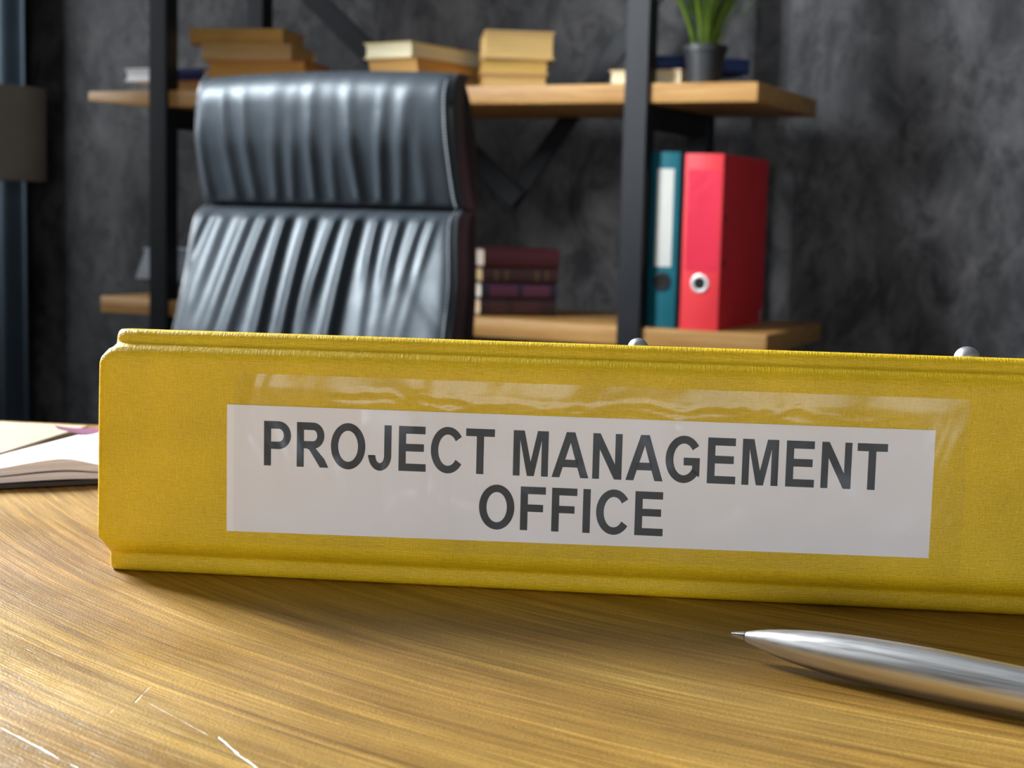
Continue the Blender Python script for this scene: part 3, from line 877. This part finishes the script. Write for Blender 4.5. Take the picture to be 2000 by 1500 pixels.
# ------------------------------------------------------------------ potted plant
PL = empty('potted_grass', room(0.106, 0.062, ZU), ROT, 'potted green grass in a black pot on the upper shelf', 'plant')
bm = new()
lathe(bm, [(0.0280, 0.0), (0.0290, 0.001), (0.0365, 0.056), (0.0400, 0.0565), (0.0405, 0.0675), (0.0385, 0.068), (0.0370, 0.064), (0.0300, 0.060)], 40, 'Z')
obj('pot', bm, M_POT, PL)
bm = new(); lathe(bm, [(0.036, 0.0600), (0.020, 0.062), (0.0001, 0.063)], 24, 'Z', False)
obj('soil', bm, M_SOIL, PL)
M_BLADE = simple('grass_green', (0.075, 0.125, 0.004), 0.5, 0, 0.35, 18, 0.1, 200, 0.0005)
M_BLADE2 = simple('deep_grass_green', (0.018, 0.040, 0.005), 0.5, 0, 0.35, 18, 0.1, 200, 0.0005)
for k in range(90):
    an = random.uniform(0, 2 * pi); rr = random.uniform(0.002, 0.026)
    ln = random.uniform(0.13, 0.24); lean = random.uniform(0.05, 0.75) * (0.4 + rr / 0.026)
    if cos(an) < 0: lean = min(lean, 0.05 / (ln * max(0.05, -cos(an))))
    wb = random.uniform(0.0016, 0.0030)
    bm = new(); prev = None
    bx, by = rr * cos(an), rr * sin(an)
    side = Vector((-sin(an + random.uniform(-.8, .8)), cos(an), 0)).normalized()
    nseg = 7
    for i in range(nseg + 1):
        t = i / nseg
        out = lean * ln * (0.5 * t + 0.5 * t * t)
        p = Vector((bx + cos(an) * out, by + sin(an) * out, 0.060 + ln * t * (1 - 0.15 * lean * t)))
        wdt = wb * (1 - t ** 3) + 0.0002
        nrm = Vector((cos(an), sin(an), 0)) * 0.0006 * (1 - t)
        cur = [bm.verts.new(p - side * wdt), bm.verts.new(p + nrm), bm.verts.new(p + side * wdt), bm.verts.new(p - nrm)]
        if prev:
            for q in range(4): bm.faces.new((prev[q], prev[(q + 1) % 4], cur[(q + 1) % 4], cur[q]))
        prev = cur
    obj('grass_blade', bm, M_BLADE if k % 3 else M_BLADE2, PL)

# ------------------------------------------------------------------ office chair
CTH = radians(20)
CH = empty('office_chair', Vector((-0.2713, 2.2, 0)) + Vector((0.35 * 0.34, 0, 0)) * 0, -CTH, 'black leather high-back office chair facing the desk', 'chair')
def interp(tab, x):
    if x <= tab[0][0]: return tab[0][1]
    if x >= tab[-1][0]: return tab[-1][1]
    n = len(tab)
    def slope(k):
        if k == 0: return (tab[1][1] - tab[0][1]) / (tab[1][0] - tab[0][0])
        if k == n - 1: return (tab[-1][1] - tab[-2][1]) / (tab[-1][0] - tab[-2][0])
        return (tab[k + 1][1] - tab[k - 1][1]) / (tab[k + 1][0] - tab[k - 1][0])
    for k in range(n - 1):
        if x <= tab[k + 1][0]:
            h = tab[k + 1][0] - tab[k][0]; t = (x - tab[k][0]) / h
            return ((2 * t ** 3 - 3 * t * t + 1) * tab[k][1] + (t ** 3 - 2 * t * t + t) * h * slope(k)
                    + (3 * t * t - 2 * t ** 3) * tab[k + 1][1] + (t ** 3 - t * t) * h * slope(k + 1))
def sstep(a, b_, x):
    t = max(0.0, min(1.0, (x - a) / (b_ - a))); return t * t * (3 - 2 * t)
# u ranges (half planes), at w = 0 for the front surface
LEFT = [(0.50, -0.228), (0.60, -0.218), (0.674, -0.210), (0.76, -0.206), (0.862, -0.213), (0.95, -0.210), (1.02, -0.203), (1.058, -0.204)]
RIGHT = [(0.50, 0.250), (0.674, 0.226), (0.76, 0.222), (0.862, 0.203), (0.95, 0.199), (1.058, 0.197)]
FRONT = [(0.50, -0.112), (0.60, -0.104), (0.674, -0.086), (0.74, -0.066), (0.80, -0.043), (0.845, -0.020), (0.856, -0.008), (0.861, 0.006), (0.8625, 0.018)]
HEADP = [(0.8665, 0.020), (0.870, 0.011), (0.885, 0.003), (0.92, -0.010), (0.96, -0.023), (1.00, -0.029), (1.025, -0.028), (1.042, -0.018), (1.051, -0.004), (1.056, 0.016)]
RIDGE_LO = [  # u at seam, u at foot, width at seam, width at foot, height, foot fade
    (-0.190, -0.238, .010, .012, .0070, .30), (-0.160, -0.190, .012, .022, .0050, .22), (-0.115, -0.150, .010, .018, .0075, .30), (-0.084, -0.118, .008, .013, .0080, .36),
    (-0.052, -0.066, .0070, .0100, .0110, .40), (-0.0145, -0.026, .0070, .0100, .0110, .40), (0.025, 0.000, .0065, .010, .0085, .20),
    (0.058, 0.046, .0070, .0105, .0120, .40), (0.090, 0.090, .006, .010, .0070, .12), (0.124, 0.112, .007, .012, .0070, .13), (0.154, 0.128, .007, .012, .0050, .12), (0.176, 0.150, .006, .010, .0040, .10)]
RIDGE_HI = [  # u at lower seam, u at top, widths, height, reach
    (-0.196, -0.203, .006, .010, .0050, .15), (-0.150, -0.158, .007, .010, .0058, .13), (-0.118, -0.124, .007, .009, .0060, .12), (-0.085, -0.070, .006, .012, .0050, .10), (-0.058, -0.040, .006, .010, .0045, .09),
    (-0.022, -0.014, .006, .009, .0062, .11), (0.010, 0.018, .006, .010, .0040, .08), (0.050, 0.044, .0062, .010, .0065, .12), (0.082, 0.100, .0060, .010, .0060, .12), (0.112, 0.135, .007, .012, .0045, .14), (0.150, 0.150, .008, .012, .0030, .1)]
def wr_lo(u, z):
    s = 0.862 - z; v = 0
    for (a, b_, wa, wb, h, fd) in RIDGE_LO:
        k = max(0.0, min(1.6, s / 0.19))
        c = a + (b_ - a) * k ** 1.1
        wd_ = wa + (wb - wa) * k
        env = sstep(0.001, 0.017, s) * (1 - 0.75 * sstep(fd * 0.45, fd, s))
        x = (u - c) / wd_
        v += 1.35 * h * env * exp(-abs(x) ** (1.7 if x < 0 else 2.4))
    v += 0.0018 * noise.noise(Vector((u * 22, z * 7, 0.5)))
    # slanting hollow towards the lower right
    q = (u - 0.165) * 0.75 + (0.80 - z) * -0.62 + 0.055
    v -= 0.003 * sstep(0.08, 0.15, s) * exp(-((q - 0.03) / 0.012) ** 2)
    return v
def wr_hi(u, z):
    s = z - 0.868; v = 0
    for (a, b_, wa, wb, h, fd) in RIDGE_HI:
        k = min(1.2, s / 0.16)
        c = a + (b_ - a) * k
        wd_ = wa + (wb - wa) * k
        env = sstep(0.0, 0.014, s) * (1 - 0.85 * sstep(fd * 0.55, fd * 1.4, s))
        x = (u - c) / wd_
        v += 1.2 * h * env * exp(-abs(x / 1.1) ** 2.1)
    v += 0.0016 * noise.noise(Vector((u * 24, z * 9, 4.5)))
    return v
def cushion(name, z0, z1, prof_, wr, nx=170, nz=110, topcurve=0.0):
    bm = new(); rows = []
    for j in range(nz + 1):
        t = j / nz
        row = []
        for i in range(-6, nx + 7):
            s = max(0.0, min(1.0, i / nx))
            z = z0 + (z1 - z0) * t
            l, r = interp(LEFT, z), interp(RIGHT, z)
            u = l + (r - l) * s
            arch = topcurve * (1 - (2 * s - 1) ** 2) * t ** 4 + (0.004 * s - 0.004) * t ** 4 * (topcurve > 0)
            fw = interp(prof_, z)
            edge = min(u - l, r - u)
            rnd = 0.016 * (1 - sqrt(max(0, 1 - (1 - min(1, edge / 0.022)) ** 2)))
            fade = sstep(0.0, 0.014, edge)
            w = fw + rnd - wr(u, z) * (0.25 + 0.75 * fade)
            if i < 0: w += 0.006 * (-i); 
            if i > nx: w += 0.006 * (i - nx)
            row.append(bm.verts.new((u, w, z + arch)))
        rows.append(row)
    # roll over the top and bottom into the shell
    last = [bm.verts.new((v.co.x, max(v.co.y, 0.03) + 0.02, v.co.z - 0.003)) for v in rows[-1]]
    first = [bm.verts.new((v.co.x, max(v.co.y, 0.0) + 0.03, v.co.z)) for v in rows[0]]
    rows = [first] + rows + [last]
    for a, b2 in zip(rows, rows[1:]):
        for i in range(len(a) - 1): bm.faces.new((a[i], a[i + 1], b2[i + 1], b2[i]))
    o = obj(name, bm, M_LEATHER, CH, True, 80)
    return o
cushion('headrest_cushion', 0.8665, 1.0530, HEADP, wr_hi, topcurve=0.006)
cushion('back_cushion', 0.50, 0.8625, FRONT, wr_lo, nz=170)
# shell behind the cushions
BACKP = [(0.50, 0.02), (0.674, 0.030), (0.76, 0.045), (0.862, 0.085), (0.95, 0.092), (1.01, 0.072), (1.046, 0.044), (1.054, 0.030)]
bm = new(); rows = []
for j in range(41):
    z = 0.50 + (1.0505 - 0.50) * j / 40
    l, r, bk = interp(LEFT, z), interp(RIGHT, z), interp(BACKP, z)
    fr_ = (interp(FRONT, z) if z < 0.863 else interp(HEADP, z)) + 0.019
    fr_ = min(fr_, bk - 0.006)
    ring = []
    pts = [(l + 0.001, fr_)]
    for k in range(0, 9):
        a = pi / 2 * k / 8
        pts.append((l + 0.001 + 0.02 * (1 - cos(a)), bk - 0.02 + 0.02 * sin(a) if bk - 0.02 > fr_ else fr_ + (bk - fr_) * sin(a)))
    for k in range(0, 9):
        a = pi / 2 * (1 - k / 8)
        pts.append((r - 0.001 - 0.02 * (1 - cos(a)), bk - 0.02 + 0.02 * sin(a) if bk - 0.02 > fr_ else fr_ + (bk - fr_) * sin(a)))
    pts.append((r - 0.001, fr_))
    rows.append([bm.verts.new((x, y, z)) for x, y in pts])
for a, b2 in zip(rows, rows[1:]):
    n = len(a)
    for i in range(n): bm.faces.new((a[i], a[(i + 1) % n], b2[(i + 1) % n], b2[i]))
bm.faces.new(rows[0]); bm.faces.new(rows[-1])
M_SHELL = simple('matt_black_leather', (0.011, 0.013, 0.016), 0.6, 0, 0.1, 20, 0.2, 400, 0.0005, 0.2)
obj('back_shell', bm, M_SHELL, CH, True, 50)
# piping down each side
M_PIPE = simple('grey_black_piping', (0.045, 0.050, 0.056), 0.38, 0, 0.1, 20, 0.2, 400, 0.0005)
for sd in (0, 1):
    bm = new(); pts = []
    for j in range(60):
        z = 0.52 + (1.050 - 0.52) * j / 59
        x = interp(LEFT, z) if sd == 0 else interp(RIGHT, z)
        fr_ = (interp(FRONT, z) if z < 0.863 else interp(HEADP, z)) + 0.013
        if sd: x -= 0.0035
        pts.append((x, fr_, z))
    tube(bm, pts, 0.0040, 10)
    obj('piping', bm, M_PIPE, CH)
bm = new()
for j in range(95):     # stitches along the right-hand piping
    z = 0.62 + (1.04 - 0.62) * j / 94
    x = interp(RIGHT, z) - 0.0095
    fr_ = (interp(FRONT, z) if z < 0.863 else interp(HEADP, z)) + 0.0035
    box(bm, (x, fr_, z), (0.0016, 0.0020, 0.0028))
o = obj('stitching', bm, simple('grey_thread', (0.30, 0.32, 0.34), 0.6), CH)
o['kind'] = 'stuff'
# seat, stem and five-star base below the edge of the desk
bm = box(new(), (0, -0.20, 0.455), (0.50, 0.48, 0.10), 0.04, 4)
obj('seat', bm, M_LEATHER, CH)
obj('back_bracket', box2(new(), (-0.05, 0.0, 0.40), (0.05, 0.04, 0.60), 0.01, 2), M_FRAME, CH)
bm = new(); lathe(bm, [(0.03, 0.08), (0.03, 0.25), (0.022, 0.25), (0.022, 0.41)], 24)
for v in bm.verts: v.co.y -= 0.2
obj('gas_lift', bm, M_FRAME, CH)
for k in range(5):
    a = 2 * pi * k / 5 + 0.3
    c, s = cos(a), sin(a)
    lg = obj('base_leg', tube(new(), [(0, -0.2, 0.10), (0.15 * c, -0.2 + 0.15 * s, 0.095), (0.30 * c, -0.2 + 0.30 * s, 0.07)], [0.026, 0.022, 0.016], 10), M_CHROME, CH)
    bm = new(); lathe(bm, [(0.012, -0.02), (0.027, -0.018), (0.027, 0.018), (0.012, 0.02)], 24, 'X')
    cs = obj('caster', bm, M_POT, lg)
    cs.location = (0.30 * c, -0.2 + 0.30 * s, 0.0275)

# ------------------------------------------------------------------ floor lamp and curtain at the left edge
FL = empty('floor_lamp', room(-1.718, 0.17, 0), 0, 'unlit floor lamp with a taupe drum shade at the left edge of the picture', 'lamp')
bm = new()
lathe(bm, [(0.150, 0.910), (0.150, 1.126), (0.148, 1.126), (0.148, 0.910), (0.150, 0.910)], 56, 'Z', False)
obj('lamp_shade', bm, simple('taupe_lampshade', (0.19, 0.165, 0.135), 0.8, 0, 0.1, 10, 0.3, 500, 0.0004), FL)
bm = new(); lathe(bm, [(0.14, 0), (0.14, 0.018), (0.02, 0.03), (0.011, 0.04), (0.011, 0.93), (0.018, 0.94), (0.018, 1.0)], 32)
obj('pole', bm, M_FRAME, FL)
bm = new()
for k in range(3):
    a = 2 * pi * k / 3
    tube(bm, [(0, 0, 0.99), (0.149 * cos(a), 0.149 * sin(a), 0.99)], 0.002, 6)
obj('shade_spider', bm, M_CHROME, FL)

CT = empty('curtain', room(-2.085, 0.46, 0), ROT, 'dark blue-grey floor-length curtain hanging at the left edge', 'curtain')
bm = new(); rows = []
for j in range(2):
    z = (0.02, 2.7)[j]
    rows.append([bm.verts.new((-0.27 + 0.52 * i / 120, 0.016 * sin(i * 0.30 + 0.6 * sin(i * .11)), z)) for i in range(121)])
for i in range(120): bm.faces.new((rows[0][i], rows[0][i + 1], rows[1][i + 1], rows[1][i]))
cu = obj('cloth', bm, simple('blue_grey_curtain', (0.060, 0.086, 0.112), 0.9, 0, 0.1, 10, 0.2, 600, 0.0005), CT)
cu.modifiers.new('thickness', 'SOLIDIFY').thickness = 0.002
bm = new(); tube(bm, [(-0.32, 0, 2.715), (0.34, 0, 2.715)], 0.012, 12)
obj('rod', bm, M_FRAME, CT)
